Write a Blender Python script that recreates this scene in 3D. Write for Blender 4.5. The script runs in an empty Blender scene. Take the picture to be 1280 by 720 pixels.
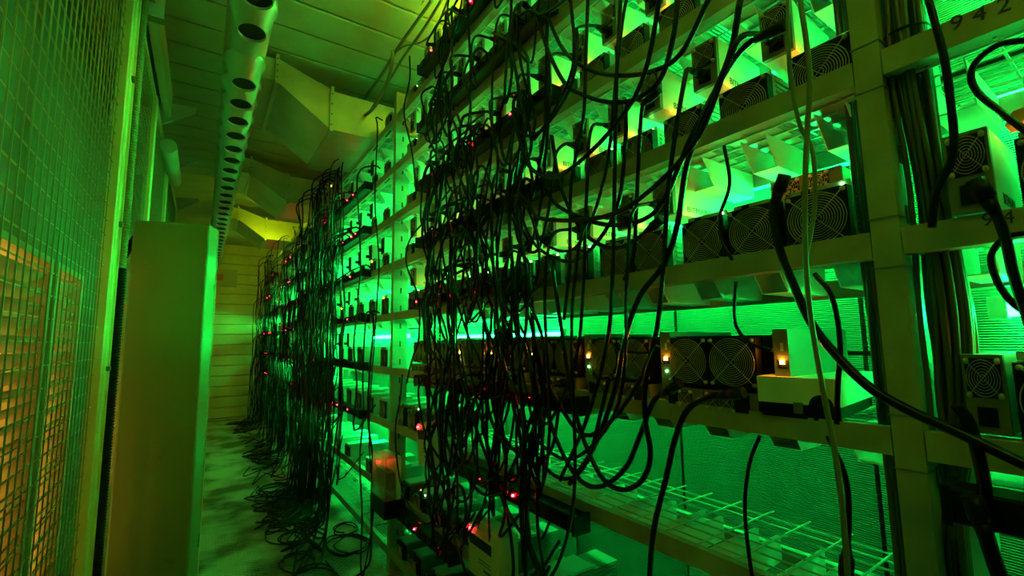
import bpy, math, random
from mathutils import Vector, Matrix
R0 = random.Random(7)
scene = bpy.context.scene
COL = scene.collection

# ---------------------------------------------------------------- camera, sky, lights, exposure
EYE = 1.45
cam_d = bpy.data.cameras.new('camera'); cam_d.lens = 16.0; cam_d.sensor_width = 36.0
cam_d.clip_start = 0.02
cam = bpy.data.objects.new('camera', cam_d); COL.objects.link(cam)
cam.matrix_world = Matrix(((0.82877388, -0.05304416, -0.55706389, 0.0),
                           (-0.55941973, -0.10263256, -0.822506, 0.0),
                           (-0.01354375, 0.99330402, -0.11473314, EYE),
                           (0, 0, 0, 1)))
scene.camera = cam
vs = scene.view_settings
vs.view_transform = 'Standard'; vs.look = 'None'; vs.gamma = 1.0; vs.use_curve_mapping = False
vs.exposure = 0.0
world = bpy.data.worlds.new('dusk_sky'); scene.world = world; world.use_nodes = True
bg = world.node_tree.nodes['Background']
bg.inputs[0].default_value = (1.0, 0.54, 0.04, 1); bg.inputs[1].default_value = 2.0   # amber dusk outside the louvres
GREEN = (0.003, 1.0, 0.09); OLIVE = (0.58, 0.80, 0.0)
G_POWER = 210.0      # emission of the green tube lamps
O_POWER = 66.0       # emission of the yellow-green ceiling lamps and added fill tubes

# ---------------------------------------------------------------- materials
def mat(name, col, rough=0.5, metal=0.0, noise=0.0, scale=20.0, bump=0.0, emit=None, strength=0.0, trans=0.0, spec=0.5):
    m = bpy.data.materials.new(name); m.use_nodes = True
    nt = m.node_tree; b = nt.nodes['Principled BSDF']
    b.inputs['Base Color'].default_value = (*col, 1); b.inputs['Roughness'].default_value = rough
    b.inputs['Metallic'].default_value = metal
    b.inputs['Specular IOR Level'].default_value = spec
    if emit:
        b.inputs['Emission Color'].default_value = (*emit, 1); b.inputs['Emission Strength'].default_value = strength
    if trans: b.inputs['Transmission Weight'].default_value = trans
    if noise or bump:
        tc = nt.nodes.new('ShaderNodeTexCoord'); n = nt.nodes.new('ShaderNodeTexNoise')
        n.inputs['Scale'].default_value = scale; n.inputs['Detail'].default_value = 6
        nt.links.new(tc.outputs['Object'], n.inputs['Vector'])
        if noise:
            r = nt.nodes.new('ShaderNodeValToRGB')
            r.color_ramp.elements[0].position = 0.3; r.color_ramp.elements[1].position = 0.7
            r.color_ramp.elements[0].color = (*[c * (1 - noise) for c in col], 1)
            r.color_ramp.elements[1].color = (*[min(1, c * (1 + noise * .4)) for c in col], 1)
            nt.links.new(n.outputs['Fac'], r.inputs['Fac']); nt.links.new(r.outputs['Color'], b.inputs['Base Color'])
            mr = nt.nodes.new('ShaderNodeMapRange')
            mr.inputs['To Min'].default_value = max(.05, rough - .12); mr.inputs['To Max'].default_value = min(1, rough + .15)
            nt.links.new(n.outputs['Fac'], mr.inputs['Value']); nt.links.new(mr.outputs['Result'], b.inputs['Roughness'])
        if bump:
            bp = nt.nodes.new('ShaderNodeBump'); bp.inputs['Strength'].default_value = bump; bp.inputs['Distance'].default_value = 0.002
            nt.links.new(n.outputs['Fac'], bp.inputs['Height']); nt.links.new(bp.outputs['Normal'], b.inputs['Normal'])
    return m

M = {}
M['paint'] = mat('pale_rack_paint', (.33, .32, .29), .42, 0, .25, 9)
M['deckwire'] = mat('zinc_wire', (.6, .6, .58), .35, .6)
M['sheet'] = mat('pale_sheet_steel', (.82, .83, .80), .36, 0.0, .12, 6)
M['galv'] = mat('galvanised_duct', (.62, .62, .60), .34, .75, .18, 5)
M['meshwire'] = mat('galvanised_mesh_wire', (.36, .34, .24), .4, .3)
M['postpaint'] = mat('cream_post_paint', (.85, .78, .40), .4, 0, .1, 8)
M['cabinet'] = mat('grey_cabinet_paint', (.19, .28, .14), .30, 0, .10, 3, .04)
M['alu'] = mat('miner_aluminium', (.42, .43, .43), .38, .35, .12, 14)
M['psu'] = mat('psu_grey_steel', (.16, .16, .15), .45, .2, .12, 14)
M['psuside'] = mat('psu_white_steel', (.74, .76, .74), .34, .1, .08, 9)
M['black'] = mat('black_plastic', (.004, .004, .0045), .42, spec=.16)
M['rotor'] = mat('matt_black_blades', (.004, .004, .004), .8, spec=.1)
M['rubber'] = mat('black_cable_rubber', (.003, .003, .0035), .27, spec=.22)
M['greycord'] = mat('grey_cable_jacket', (.16, .17, .16), .45)
M['bundlecord'] = mat('dark_grey_cable_jacket', (.075, .072, .06), .4)
M['guard'] = mat('guard_wire', (.46, .46, .43), .35, .3)
M['board'] = mat('circuit_board', (.05, .10, .06), .5)
M['ceiling'] = mat('ceiling_panel_paint', (.62, .60, .46), .38, 0, .22, 3)
M['plank'] = mat('end_wall_panel_paint', (.85, .80, .50), .42, 0, .25, 2.5)
M['wall'] = mat('dark_wall_paint', (.16, .16, .14), .6, 0, .3, 3)
M['slat'] = mat('louvre_slat_paint', (.40, .36, .26), .42, 0, .25, 6)
M['bracket'] = mat('blue_grey_bracket', (.66, .80, .90), .45)
M['pipe'] = mat('dark_pipe', (.14, .15, .14), .4)
M['conduit'] = mat('ribbed_conduit', (.20, .19, .08), .5)
M['clear'] = mat('clear_plastic_cover', (.9, .95, .9), .12, 0, trans=.9)
M['label'] = mat('printed_plate', (.55, .56, .52), .4)
M['ink'] = mat('dark_marker_ink', (.012, .02, .012), .7)  # marker writing and post slots, also the shade inside the nozzles
M['inklight'] = mat('printed_lettering', (.05, .09, .07), .6)
M['red_led'] = mat('red_led', (.3, .0, .0), .4, emit=(1, .006, .010), strength=150)
M['orange_led'] = mat('orange_led', (.5, .2, 0), .4, emit=(1, .32, .01), strength=105)
M['big_orange_led'] = mat('bright_orange_led', (.5, .2, 0), .4, emit=(1, .34, .015), strength=190)
M['green_led'] = mat('green_led', (.1, .5, .1), .4, emit=(.15, 1, .12), strength=60)
M['dimtube'] = mat('dim_green_tube', (.2, .8, .3), .4, emit=GREEN, strength=26)
M['fainttube'] = mat('faint_green_tube', (.2, .8, .3), .4, emit=GREEN, strength=9)
M['tube'] = mat('green_tube', (.2, .8, .3), .4, emit=GREEN, strength=G_POWER)
M['yellowtube'] = mat('yellow_green_tube', (.6, .7, .1), .4, emit=OLIVE, strength=O_POWER)
M['orangebag'] = mat('orange_plastic', (.75, .2, .08), .5)
M['yellowcap'] = mat('yellow_plastic', (.8, .55, .03), .5)

def filter_mat():
    m = mat('corrugated_filter_board', (.30, .33, .26), .7)
    nt = m.node_tree; b = nt.nodes['Principled BSDF']
    tc = nt.nodes.new('ShaderNodeTexCoord'); w = nt.nodes.new('ShaderNodeTexWave')
    w.bands_direction = 'Z'; w.inputs['Scale'].default_value = 52; w.inputs['Distortion'].default_value = .5
    w.inputs['Detail'].default_value = 2
    nt.links.new(tc.outputs['Object'], w.inputs['Vector'])
    n = nt.nodes.new('ShaderNodeTexNoise'); n.inputs['Scale'].default_value = 3.5; n.inputs['Detail'].default_value = 5
    nt.links.new(tc.outputs['Object'], n.inputs['Vector'])
    r = nt.nodes.new('ShaderNodeValToRGB')
    r.color_ramp.elements[0].color = (.06, .065, .05, 1); r.color_ramp.elements[1].color = (.17, .18, .14, 1)
    nt.links.new(n.outputs['Fac'], r.inputs['Fac']); nt.links.new(r.outputs['Color'], b.inputs['Base Color'])
    bp = nt.nodes.new('ShaderNodeBump'); bp.inputs['Strength'].default_value = .8; bp.inputs['Distance'].default_value = .006
    nt.links.new(w.outputs['Fac'], bp.inputs['Height']); nt.links.new(bp.outputs['Normal'], b.inputs['Normal'])
    return m
M['filter'] = filter_mat()

def floor_mat():
    m = mat('diamond_plate_floor', (.35, .35, .32), .38, .3)
    nt = m.node_tree; b = nt.nodes['Principled BSDF']
    tc = nt.nodes.new('ShaderNodeTexCoord')
    mp = nt.nodes.new('ShaderNodeMapping'); mp.inputs['Rotation'].default_value = (0, 0, math.radians(45))
    nt.links.new(tc.outputs['Object'], mp.inputs['Vector'])
    hs = []
    for d in ('X', 'Y'):
        w = nt.nodes.new('ShaderNodeTexWave'); w.bands_direction = d; w.inputs['Scale'].default_value = 11
        nt.links.new(mp.outputs['Vector'], w.inputs['Vector']); hs.append(w)
    mx = nt.nodes.new('ShaderNodeMath'); mx.operation = 'MULTIPLY'
    nt.links.new(hs[0].outputs['Fac'], mx.inputs[0]); nt.links.new(hs[1].outputs['Fac'], mx.inputs[1])
    bp = nt.nodes.new('ShaderNodeBump'); bp.inputs['Strength'].default_value = .9; bp.inputs['Distance'].default_value = .006
    nt.links.new(mx.outputs[0], bp.inputs['Height']); nt.links.new(bp.outputs['Normal'], b.inputs['Normal'])
    n = nt.nodes.new('ShaderNodeTexNoise'); n.inputs['Scale'].default_value = 2.2; n.inputs['Detail'].default_value = 7
    nt.links.new(tc.outputs['Object'], n.inputs['Vector'])
    r = nt.nodes.new('ShaderNodeValToRGB'); r.color_ramp.elements[0].position = .42; r.color_ramp.elements[1].position = .58
    r.color_ramp.elements[0].color = (.10, .10, .09, 1); r.color_ramp.elements[1].color = (.60, .60, .54, 1)
    nt.links.new(n.outputs['Fac'], r.inputs['Fac']); nt.links.new(r.outputs['Color'], b.inputs['Base Color'])
    return m
M['floor'] = floor_mat()

# ---------------------------------------------------------------- mesh helpers
class MB:
    def __init__(s): s.v = []; s.f = []; s.mi = []; s.smooth = []; s.m = 0
    def quad(s, idx, sm=False): s.f.append(idx); s.mi.append(s.m); s.smooth.append(sm)
    def box(s, x0, x1, y0, y1, z0, z1):
        b = len(s.v)
        s.v += [(x, y, z) for x in (x0, x1) for y in (y0, y1) for z in (z0, z1)]
        for q in ((0, 1, 3, 2), (4, 6, 7, 5), (0, 4, 5, 1), (2, 3, 7, 6), (0, 2, 6, 4), (1, 5, 7, 3)):
            s.quad([b + i for i in q])
        return s
    def hexa(s, pts):       # eight corners: four of one end, then the matching four of the other
        b = len(s.v); s.v += [tuple(p) for p in pts]
        for q in ((3, 2, 1, 0), (4, 5, 6, 7), (0, 1, 5, 4), (1, 2, 6, 5), (2, 3, 7, 6), (3, 0, 4, 7)):
            s.quad([b + i for i in q])
        return s
    def bbox(s, x0, x1, y0, y1, z0, z1, c=.004):   # box with chamfered edges along z
        pts = [(x0 + c, y0), (x1 - c, y0), (x1, y0 + c), (x1, y1 - c), (x1 - c, y1), (x0 + c, y1), (x0, y1 - c), (x0, y0 + c)]
        return s.prism(pts, z0, z1, 'z')
    def prism(s, pts, a, b_, axis='y'):
        n = len(pts); b = len(s.v)
        for t in (a, b_):
            for p, q in pts:
                s.v.append((p, t, q) if axis == 'y' else ((t, p, q) if axis == 'x' else (p, q, t)))
        s.quad([b + i for i in range(n)]); s.quad([b + n + i for i in reversed(range(n))])
        for i in range(n):
            j = (i + 1) % n; s.quad([b + j, b + i, b + n + i, b + n + j])
        return s
    def tube(s, pts, r, n=6, caps=True, r2=None):
        pts = [Vector(p) for p in pts]; k = len(pts); b = len(s.v); up = None
        for i, p in enumerate(pts):
            t = (pts[min(i + 1, k - 1)] - pts[max(i - 1, 0)])
            t = t.normalized() if t.length > 1e-9 else Vector((0, 0, 1))
            if up is None:
                a = Vector((0, 0, 1)) if abs(t.z) < .9 else Vector((1, 0, 0)); up = (a - t * a.dot(t)).normalized()
            else:
                up = up - t * up.dot(t)
                up = up.normalized() if up.length > 1e-6 else t.orthogonal().normalized()
            w = t.cross(up); rr = r if r2 is None else r + (r2 - r) * i / max(1, k - 1)
            for j in range(n):
                an = 2 * math.pi * j / n; q = p + (up * math.cos(an) + w * math.sin(an)) * rr
                s.v.append((q.x, q.y, q.z))
        for i in range(k - 1):
            for j in range(n):
                j2 = (j + 1) % n
                s.quad([b + i * n + j, b + i * n + j2, b + (i + 1) * n + j2, b + (i + 1) * n + j], True)
        if caps:
            s.quad([b + j for j in reversed(range(n))]); s.quad([b + (k - 1) * n + j for j in range(n)])
        return s
    def ringx(s, cx, cy, cz, R, r, n=28, k=4):     # wire ring in the YZ plane
        b = len(s.v)
        for i in range(n):
            a = 2 * math.pi * i / n
            for j in range(k):
                e = 2 * math.pi * j / k
                rr = R + r * math.cos(e)
                s.v.append((cx + r * math.sin(e), cy + rr * math.cos(a), cz + rr * math.sin(a)))
        for i in range(n):
            i2 = (i + 1) % n
            for j in range(k):
                j2 = (j + 1) % k
                s.quad([b + i * k + j, b + i2 * k + j, b + i2 * k + j2, b + i * k + j2], True)
        return s
    def revolve(s, prof, c, axis='z', n=24, sm=True):   # prof: list of (radius, height)
        b = len(s.v); k = len(prof)
        for i in range(n):
            a = 2 * math.pi * i / n
            for r, h in prof:
                u, w = r * math.cos(a), r * math.sin(a)
                s.v.append((c[0] + u, c[1] + w, c[2] + h) if axis == 'z' else ((c[0] + h, c[1] + u, c[2] + w) if axis == 'x' else (c[0] + u, c[1] + h, c[2] + w)))
        for i in range(n):
            i2 = (i + 1) % n
            for j in range(k - 1):
                s.quad([b + i * k + j, b + i2 * k + j, b + i2 * k + j + 1, b + i * k + j + 1], sm)
        return s
    def mesh(s, name, *mats):
        me = bpy.data.meshes.new(name); me.from_pydata(s.v, [], s.f)
        for m in mats: me.materials.append(M[m])
        me.polygons.foreach_set('use_smooth', s.smooth)
        if len(mats) > 1: me.polygons.foreach_set('material_index', s.mi)
        me.update(); return me

def link(name, me, parent=None, loc=(0, 0, 0), rot=(0, 0, 0)):
    o = bpy.data.objects.new(name, me); COL.objects.link(o)
    if parent is not None: o.parent = parent
    o.location = loc; o.rotation_euler = rot
    return o
def obj(name, mb, m, parent=None, loc=(0, 0, 0), rot=(0, 0, 0)):
    return link(name, mb.mesh(name, *([m] if isinstance(m, str) else m)), parent, loc, rot)
def tag(o, label, cat, group=None):
    o['label'] = label; o['category'] = cat
    if group: o['group'] = group
    return o
def thing(name, label, cat, loc=(0, 0, 0), rz=0, group=None):
    o = bpy.data.objects.new(name, None); COL.objects.link(o); o.empty_display_size = .05
    o.location = loc; o.rotation_euler = (0, 0, rz)
    return tag(o, label, cat, group)
def struct(o): o['kind'] = 'structure'; return o
def copy_tree(o, parent=None):
    c = o.copy(); COL.objects.link(c)
    if parent is not None: c.parent = parent
    for ch in list(o.children): copy_tree(ch, c)
    return c
def remove_tree(o):
    for ch in list(o.children): remove_tree(ch)
    bpy.data.objects.remove(o)

def spline(pts, sub=6):
    P = [Vector(p) for p in pts]; P = [P[0] * 2 - P[1]] + P + [P[-1] * 2 - P[-2]]; out = []
    for i in range(1, len(P) - 2):
        a, b, c, d = P[i - 1], P[i], P[i + 1], P[i + 2]
        for k in range(sub):
            t = k / sub
            out.append(.5 * ((2 * b) + (c - a) * t + (2 * a - 5 * b + 4 * c - d) * t * t + (3 * b - a - 3 * c + d) * t ** 3))
    out.append(P[-2]); return out

ORD = ['first', 'second', 'third', 'fourth', 'fifth', 'sixth', 'seventh', 'eighth', 'ninth', 'tenth', 'eleventh', 'twelfth',
       'thirteenth', 'fourteenth', 'fifteenth', 'sixteenth', 'seventeenth', 'eighteenth']

# ---------------------------------------------------------------- the setting
XL, XW, XR, XB = -.34, -.62, 1.05, 1.53           # mesh fence, left wall, rack front, filter wall
CEIL, YE, YB = 3.50, 10.9, -2.6
struct(obj('floor', MB().box(-1.0, 2.0, YB - .1, YE + .2, -.1, 0), 'floor'))
ceil_o = struct(obj('ceiling', MB().box(-.9, 1.9, YB - .1, YE + .2, CEIL + .03, CEIL + .12), 'pipe'))
pm = MB().prism([(0, .03), (0, 0.004), (.012, 0), (.262, 0), (.274, .012), (.28, .03)], XW, 1.62, 'x').mesh('ceiling_panel', 'ceiling')
y = YB
while y < YE:
    link('ceiling_panel', pm, ceil_o, (0, y, CEIL)); y += .285
wb = struct(obj('wall_back', MB().box(-.9, 1.9, YB - .15, YB - .02, 0, CEIL + .03), 'wall'))
wend = struct(obj('wall_end', MB().box(-.9, 1.9, YE + .05, YE + .2, 0, CEIL + .03), 'wall'))
pl = MB().prism([(YE + .05, 0.0), (YE + .008, .006), (YE, .014), (YE, .192), (YE + .008, .2), (YE + .05, .206)], XW, XB + .1, 'x').mesh('wall_plank', 'plank')
for k in range(17): link('wall_plank', pl, wend, (0, 0, k * .206))

# left wall with its louvre openings
OPEN = [(2.05, 2.96), (3.04, 3.62), (4.45, 6.2)]
LZ0, LZ1 = .10, 1.86
w = MB().box(-.74, XW, YB, YE + .05, 0, LZ0).box(-.74, XW, YB, YE + .05, LZ1, CEIL + .03)
edges = [YB] + [e for o_ in OPEN for e in o_] + [YE + .05]
for a, b in zip(edges[0::2], edges[1::2]): w.box(-.74, XW, a, b, LZ0, LZ1)
struct(obj('wall_left', w, 'wall'))
LN = ['wide louvred wall vent behind the near mesh panel with amber light between slats',
      'narrow louvred wall vent just past the green mullion behind the near mesh panel',
      'far louvred wall vent seen through the mesh beside the tall grey cabinet']
for (a, b), lab in zip(OPEN, LN):
    t = thing('louvre_vent', lab, 'vent', (XW, a, LZ0), 0, 'louvred vents in the left wall')
    L = b - a
    obj('frame', MB().box(-.10, .02, 0, .03, 0, LZ1 - LZ0).box(-.10, .02, L - .03, L, 0, LZ1 - LZ0)
        .box(-.10, .02, .03, L - .03, 0, .03).box(-.10, .02, .03, L - .03, LZ1 - LZ0 - .03, LZ1 - LZ0), 'slat', t)
    sm_ = MB().prism([(-.080, -.062), (.0, 0), (.004, .008), (-.004, .008), (-.084, -.055)], .03, L - .03, 'y').mesh('slat', 'slat')
    for k in range(1, 41):
        z = .03 + k * .0715
        if z < LZ1 - LZ0 - .04: link('slat', sm_, t, (0, 0, z))
    for yy in ((.28, .34) if L > 1 else (.2,)):
        obj('link_bar', MB().box(-.108, -.10, yy, yy + .018, .03, LZ1 - LZ0 - .03), 'postpaint', t)

# right wall: filter boards behind the rack
wr = struct(obj('wall_right', MB().box(XB + .06, XB + .2, YB, YE + .05, 0, CEIL + .03), 'wall'))
fm = MB()
fm.box(0, .055, .006, .606, .006, .694)
fmesh = fm.mesh('filter_board', 'filter')
for k in range(int((YE - YB) / .612)):
    for j in range(5):
        link('filter_board', fmesh, wr, (XB + R0.uniform(-.006, .004), YB + .05 + k * .612, j * .70))

# ---------------------------------------------------------------- rack
LV = dict(I=.15, F=.505, E=.93, B=1.283, A=1.647, C=1.995, D=2.33, G=2.685, H=3.05)
ORDER = 'IFEBACDGH'
POSTS = [-2.4, .30, 3.0, 5.7, 8.4, 10.85]
rack = thing('storage_rack', 'long pale steel shelving rack with wire decks along the right side of the aisle', 'rack', (XR, 0, 0))
def upright(y, front=True):
    mb = MB()
    x = 0 if front else .362; d_ = .10 if front else .055
    # open channel: face to the aisle, two flanges
    mb.box(x, x + .003, -.022, .022, 0, 3.22).box(x + .003, x + d_, -.022, -.019, 0, 3.22).box(x + .003, x + d_, .019, .022, 0, 3.22)
    u = obj('upright', mb, 'paint', rack, (0, y, 0))
    return u
slot = MB()
for k in range(26): slot.box(.046, .057, -.0235, -.0215, .10 + k * .12, .136 + k * .12)
slotm = slot.mesh('slot_row', 'ink')
collar = MB()
for z in ('B', 'A', 'C', 'D'):
    collar.box(-.002, .03, -.0245, .0245, LV[z] - .072, LV[z] - .0695).box(-.002, .03, -.0245, .0245, LV[z] + .022, LV[z] + .0245)
collarm = collar.mesh('bracket_edge', 'pipe')
for y in POSTS:
    u = upright(y)
    s = link('slot_row', slotm, u); s['kind'] = 'stuff'
    link('bracket_edge', collarm, u)
    u2 = upright(y, False)
bay_len = 2.7
beam_m = MB().prism([(0.0, -.05), (.0, 0), (.022, 0), (.022, -.012), (.04, -.012), (.04, -.05)], .024, bay_len - .024, 'y').mesh('beam', 'paint')
rear_m = MB().box(.300, .330, .024, bay_len - .024, -.10, -.055).mesh('rear_beam', 'paint')
sup = MB()
# sheet channel carrying the deck: two sides with slanted front ends and a narrower bottom
for s_ in (-1, 1):
    sup.prism([(.042, -.0135), (.300, -.0135), (.300, -.085), (.095, -.085)], s_ * .030 - .0012, s_ * .030 + .0012, 'y')
sup.box(.095, .300, -.030, .030, -.0862, -.0838)
supm = sup.mesh('deck_support', 'sheet')
dk = MB()
for k in range(26):
    yy = .06 + k * .103; dk.box(.024, .435, yy - .002, yy + .002, -.0085, -.0045)
for k in range(8):
    xx = .035 + k * .05; dk.box(xx - .002, xx + .002, .03, bay_len - .03, -.0125, -.0085)
dkm = dk.mesh('wire_deck', 'deckwire')
for bi in range(len(POSTS) - 1):
    y0 = POSTS[bi]
    for k in ORDER:
        z = LV[k]
        sc_ = (1, (POSTS[bi + 1] - y0) / bay_len, 1)
        link('beam', beam_m, rack, (0, y0, z)).scale = sc_
        link('rear_beam', rear_m, rack, (0, y0, z)).scale = sc_
        dz_ = (0 if k in 'BEA' else -.038)
        d = link('wire_deck', dkm, rack, (0, y0, z - .006 + dz_)); d['kind'] = 'stuff'; d.scale = sc_
        n = 16 if bi < 2 else (9 if bi == 2 else 3)
        for q in range(n):
            if bi == 0 and q < 11: continue
            link('deck_support', supm, rack, (0, y0 + (.084 + .168 * q if bi < 2 else (q + .62) * (POSTS[bi + 1] - y0) / n), z - .006 + dz_))

# marker writing on two beams of the near bay
def text_mesh(body, size, name, m, depth=.0004):
    cu = bpy.data.curves.new(name, 'FONT'); cu.body = body; cu.size = size; cu.extrude = depth; cu.align_x = 'CENTER'; cu.align_y = 'CENTER'
    o = bpy.data.objects.new(name, cu); COL.objects.link(o)
    dg = bpy.context.evaluated_depsgraph_get(); me = bpy.data.meshes.new_from_object(o.evaluated_get(dg))
    bpy.data.objects.remove(o); me.materials.clear(); me.materials.append(M[m]); me.name = name; return me
TX = (math.pi / 2, 0, -math.pi / 2)            # reads on a face turned towards -X
link('marker_number', text_mesh('9 4 2 9', .036, 'marker_number', 'ink'), rack, (-.0006, .128, LV['C'] - .014), (math.pi / 2, math.radians(4), -math.pi / 2))
link('marker_number', text_mesh('9 4 4', .030, 'marker_number', 'ink'), rack, (-.0006, .142, LV['A'] - .014), (math.pi / 2, math.radians(3), -math.pi / 2))

# ---------------------------------------------------------------- fans, miners, power supplies
def fan_frame_mesh(S, depth, name):
    mb = MB(); n = 32; h = S / 2; r = h * .955; b = len(mb.v)
    def sq(a):
        c, s_ = math.cos(a), math.sin(a); k = h / max(abs(c), abs(s_)); return c * k, s_ * k
    for xx in (0, depth):
        for i in range(n):
            a = 2 * math.pi * i / n + math.pi / 4; mb.v.append((xx, *sq(a)))
        for i in range(n):
            a = 2 * math.pi * i / n + math.pi / 4; mb.v.append((xx, r * math.cos(a), r * math.sin(a)))
    for i in range(n):
        j = (i + 1) % n
        mb.quad([i, j, n + j, n + i]); mb.quad([2 * n + i, 3 * n + i, 3 * n + j, 2 * n + j])
        mb.quad([i, 2 * n + i, 2 * n + j, j]); mb.quad([n + i, n + j, 3 * n + j, 3 * n + i], True)
    return mb.mesh(name, 'black')
def rotor_mesh(S, name):
    k_ = S / .12; mb = MB(); mb.revolve([(0, .006 * k_), (S * .17, .006 * k_), (S * .17, .022 * k_)], (0, 0, 0), 'x', 20)
    R = S * .455
    for k in range(7):
        a0 = 2 * math.pi * k / 7
        pts = []
        for rr in (S * .15, R):
            for da, xx in ((0, .008 * k_), (.62, .022 * k_)):
                a = a0 + da + (rr / R) * .25; pts.append((xx, rr * math.cos(a), rr * math.sin(a)))
        b = len(mb.v); mb.v += pts; mb.quad([b, b + 1, b + 3, b + 2])
    mb.revolve([(S * .485, .0235 * k_), (0, .0235 * k_)], (0, 0, 0), 'x', 24)
    return mb.mesh(name, 'rotor')
def guard_mesh(S, name, rings, wire):
    mb = MB()
    for k in range(rings):
        rr = S * (.085 + .385 * k / (rings - 1)); mb.ringx(-.003, 0, 0, rr, wire, 28 if S > .08 else 16, 4)
    e = S * .455
    for s_ in (-1, 1):
        mb.tube([(-.0045, -e * .98, -s_ * e * .98), (-.0045, e * .98, s_ * e * .98)], wire, 4)
    for sy in (-1, 1):
        for sz in (-1, 1):
            mb.revolve([(0, -.006), (.0045, -.005), (.005, 0)], (0, sy * S * .437, sz * S * .437), 'x', 8)
    return mb.mesh(name, 'guard')
FF, FRt, FG = fan_frame_mesh(.12, .026, 'fan_frame'), rotor_mesh(.12, 'fan_rotor'), guard_mesh(.12, 'fan_guard', 10, .0010)
SF, SR, SG = fan_frame_mesh(.058, .0125, 'fan_frame'), rotor_mesh(.058, 'fan_rotor'), guard_mesh(.058, 'fan_guard', 6, .0007)
TF, TG = fan_frame_mesh(.038, .010, 'fan_frame'), guard_mesh(.038, 'fan_guard', 4, .0006)
TRt = rotor_mesh(.038, 'fan_rotor')
def add_fan(parent, loc, kind='big'):
    f, r, g = {'big': (FF, FRt, FG), 'small': (SF, SR, SG), 'tiny': (TF, TRt, TG)}[kind]
    fr = link('fan_frame', f, parent, loc); link('fan_rotor', r, fr); link('fan_guard', g, fr); return fr

case_mb = MB().box(.026, .345, -.060, .060, .0, .128)
for k in range(9): case_mb.box(.04, .335, -.0625, -.060, .012 + k * .013, .017 + k * .013)
for k in range(9): case_mb.box(.04, .335, .060, .0625, .012 + k * .013, .017 + k * .013)
case_me = case_mb.mesh('case', 'alu')
ctrl_me = MB().box(.03, .22, -.055, .055, .1285, .140).box(.026, .030, -.058, .058, .1285, .143).mesh('control_board_cover', 'alu')
port_me = MB().box(.0245, .0262, .018, .036, .130, .141).mesh('network_port', 'black')
led_me = MB().box(.034, .042, .030, .040, .140, .1425).mesh('indicator_light', 'orange_led')
gled_me = MB().box(.0235, .026, -.046, -.041, .133, .138).mesh('indicator_light', 'green_led')
side_txt = text_mesh('BITMAIN', .024, 'side_lettering', 'inklight')

shaded_case_me = case_mb.mesh('case', 'psu')  # same case in a darker tone, standing in for low-shelf dimness
def make_miner():
    t = thing('mining_machine', '', 'mining machine')
    c = link('case', case_me, t); add_fan(t, (0, 0, .066))
    cb = link('control_board_cover', ctrl_me, t); link('network_port', port_me, cb)
    link('indicator_light', led_me, cb); link('indicator_light', gled_me, cb)
    return t
psu_case = MB().box(.012, .215, -.034, .034, 0, .116)
psu_case_me = psu_case.mesh('case', 'psuside')
psu_face_me = (MB().box(.0, .0118, -.029, .029, .006, .045).box(0, .012, -.034, -.029, 0, .116).box(0, .012, .029, .034, 0, .116).box(0, .012, -.029, .029, .111, .116)
               .box(0, .012, -.029, .029, 0, .006).box(0, .012, -.029, .029, .045, .052)).mesh('face_plate', 'psu')
sock_me = MB().box(-.003, .001, -.016, .016, .011, .039).mesh('inlet_socket', 'black')
def make_psu():
    t = thing('power_supply_unit', '', 'power supply')
    c = link('case', psu_case_me, t); f = link('face_plate', psu_face_me, t)
    link('inlet_socket', sock_me, f); add_fan(t, (-.001, 0, .0815), 'small')
    link('side_lettering', side_txt, c, (.10, -.0345, .020), (math.pi / 2, 0, 0))
    return t
# flat lying supply (long axis towards the wall, small fans on its end)
flat_case_me = MB().box(.006, .24, -.075, .075, 0, .046).mesh('case', 'psuside')
flat_face_me = MB().box(0, .006, -.075, -.050, 0, .046).box(0, .006, .050, .075, 0, .046).box(0, .006, -.050, .050, .042, .046).box(0, .006, -.050, .050, 0, .003).box(0, .006, -.011, .011, .003, .042).mesh('face_plate', 'psu')
slim_case = MB().box(.008, .33, -.125, .125, 0, .052).box(0, .008, -.125, -.118, 0, .052).box(0, .008, .118, .125, 0, .052).box(0, .008, -.118, .118, .048, .052).box(0, .008, -.118, .118, 0, .004)
slim_case.box(0, .008, .015, .045, .004, .048).box(0, .008, -.118, -.105, .004, .048)
slim_case_me = slim_case.mesh('case', 'psu')
slim_sock = MB().box(-.004, .008, -.102, -.062, .006, .046).box(-.003, .008, .094, .116, .008, .044).mesh('inlet_socket', 'black')
def make_slim():
    t = thing('flat_power_supply', '', 'power supply')
    link('case', slim_case_me, t)
    for yy in (.070, -.010, -.045): add_fan(t, (-.001, yy - .005, .026), 'tiny')
    link('inlet_socket', slim_sock, t)
    return t
def make_flat():
    t = thing('flat_power_supply', '', 'power supply')
    link('case', flat_case_me, t); link('face_plate', flat_face_me, t)
    add_fan(t, (-.001, .03, .0225), 'tiny'); add_fan(t, (-.001, -.03, .0225), 'tiny')
    return t
twin_case = MB().box(.026, .34, -.128, .128, 0, .13)
twin_case_me = twin_case.mesh('case', 'black')
twin_side = MB().box(.03, .33, -.150, -.148, .002, .126).mesh('inner_plate', 'psuside')
panel_me = MB().box(-.004, .30, -.196, -.164, -.02, .142).mesh('control_panel', 'psu')
pslot_me = MB().box(-.0055, -.003, -.186, -.180, .094, .112).mesh('card_slot', 'label')
pport_me = MB().box(-.0055, -.003, -.192, -.172, .056, .074).mesh('network_port', 'black')
pled_me = MB().box(-.009, -.004, -.186, -.178, .066, .074).mesh('indicator_light', 'big_orange_led')
gap_glow_me = MB().box(.03, .05, -.160, -.153, .082, .098).mesh('indicator_light', 'orange_led')  # glow block added in the gap to light the inner plate amber
pgled_me = MB().box(-.007, -.004, -.184, -.180, .034, .039).mesh('indicator_light', 'green_led')
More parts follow.
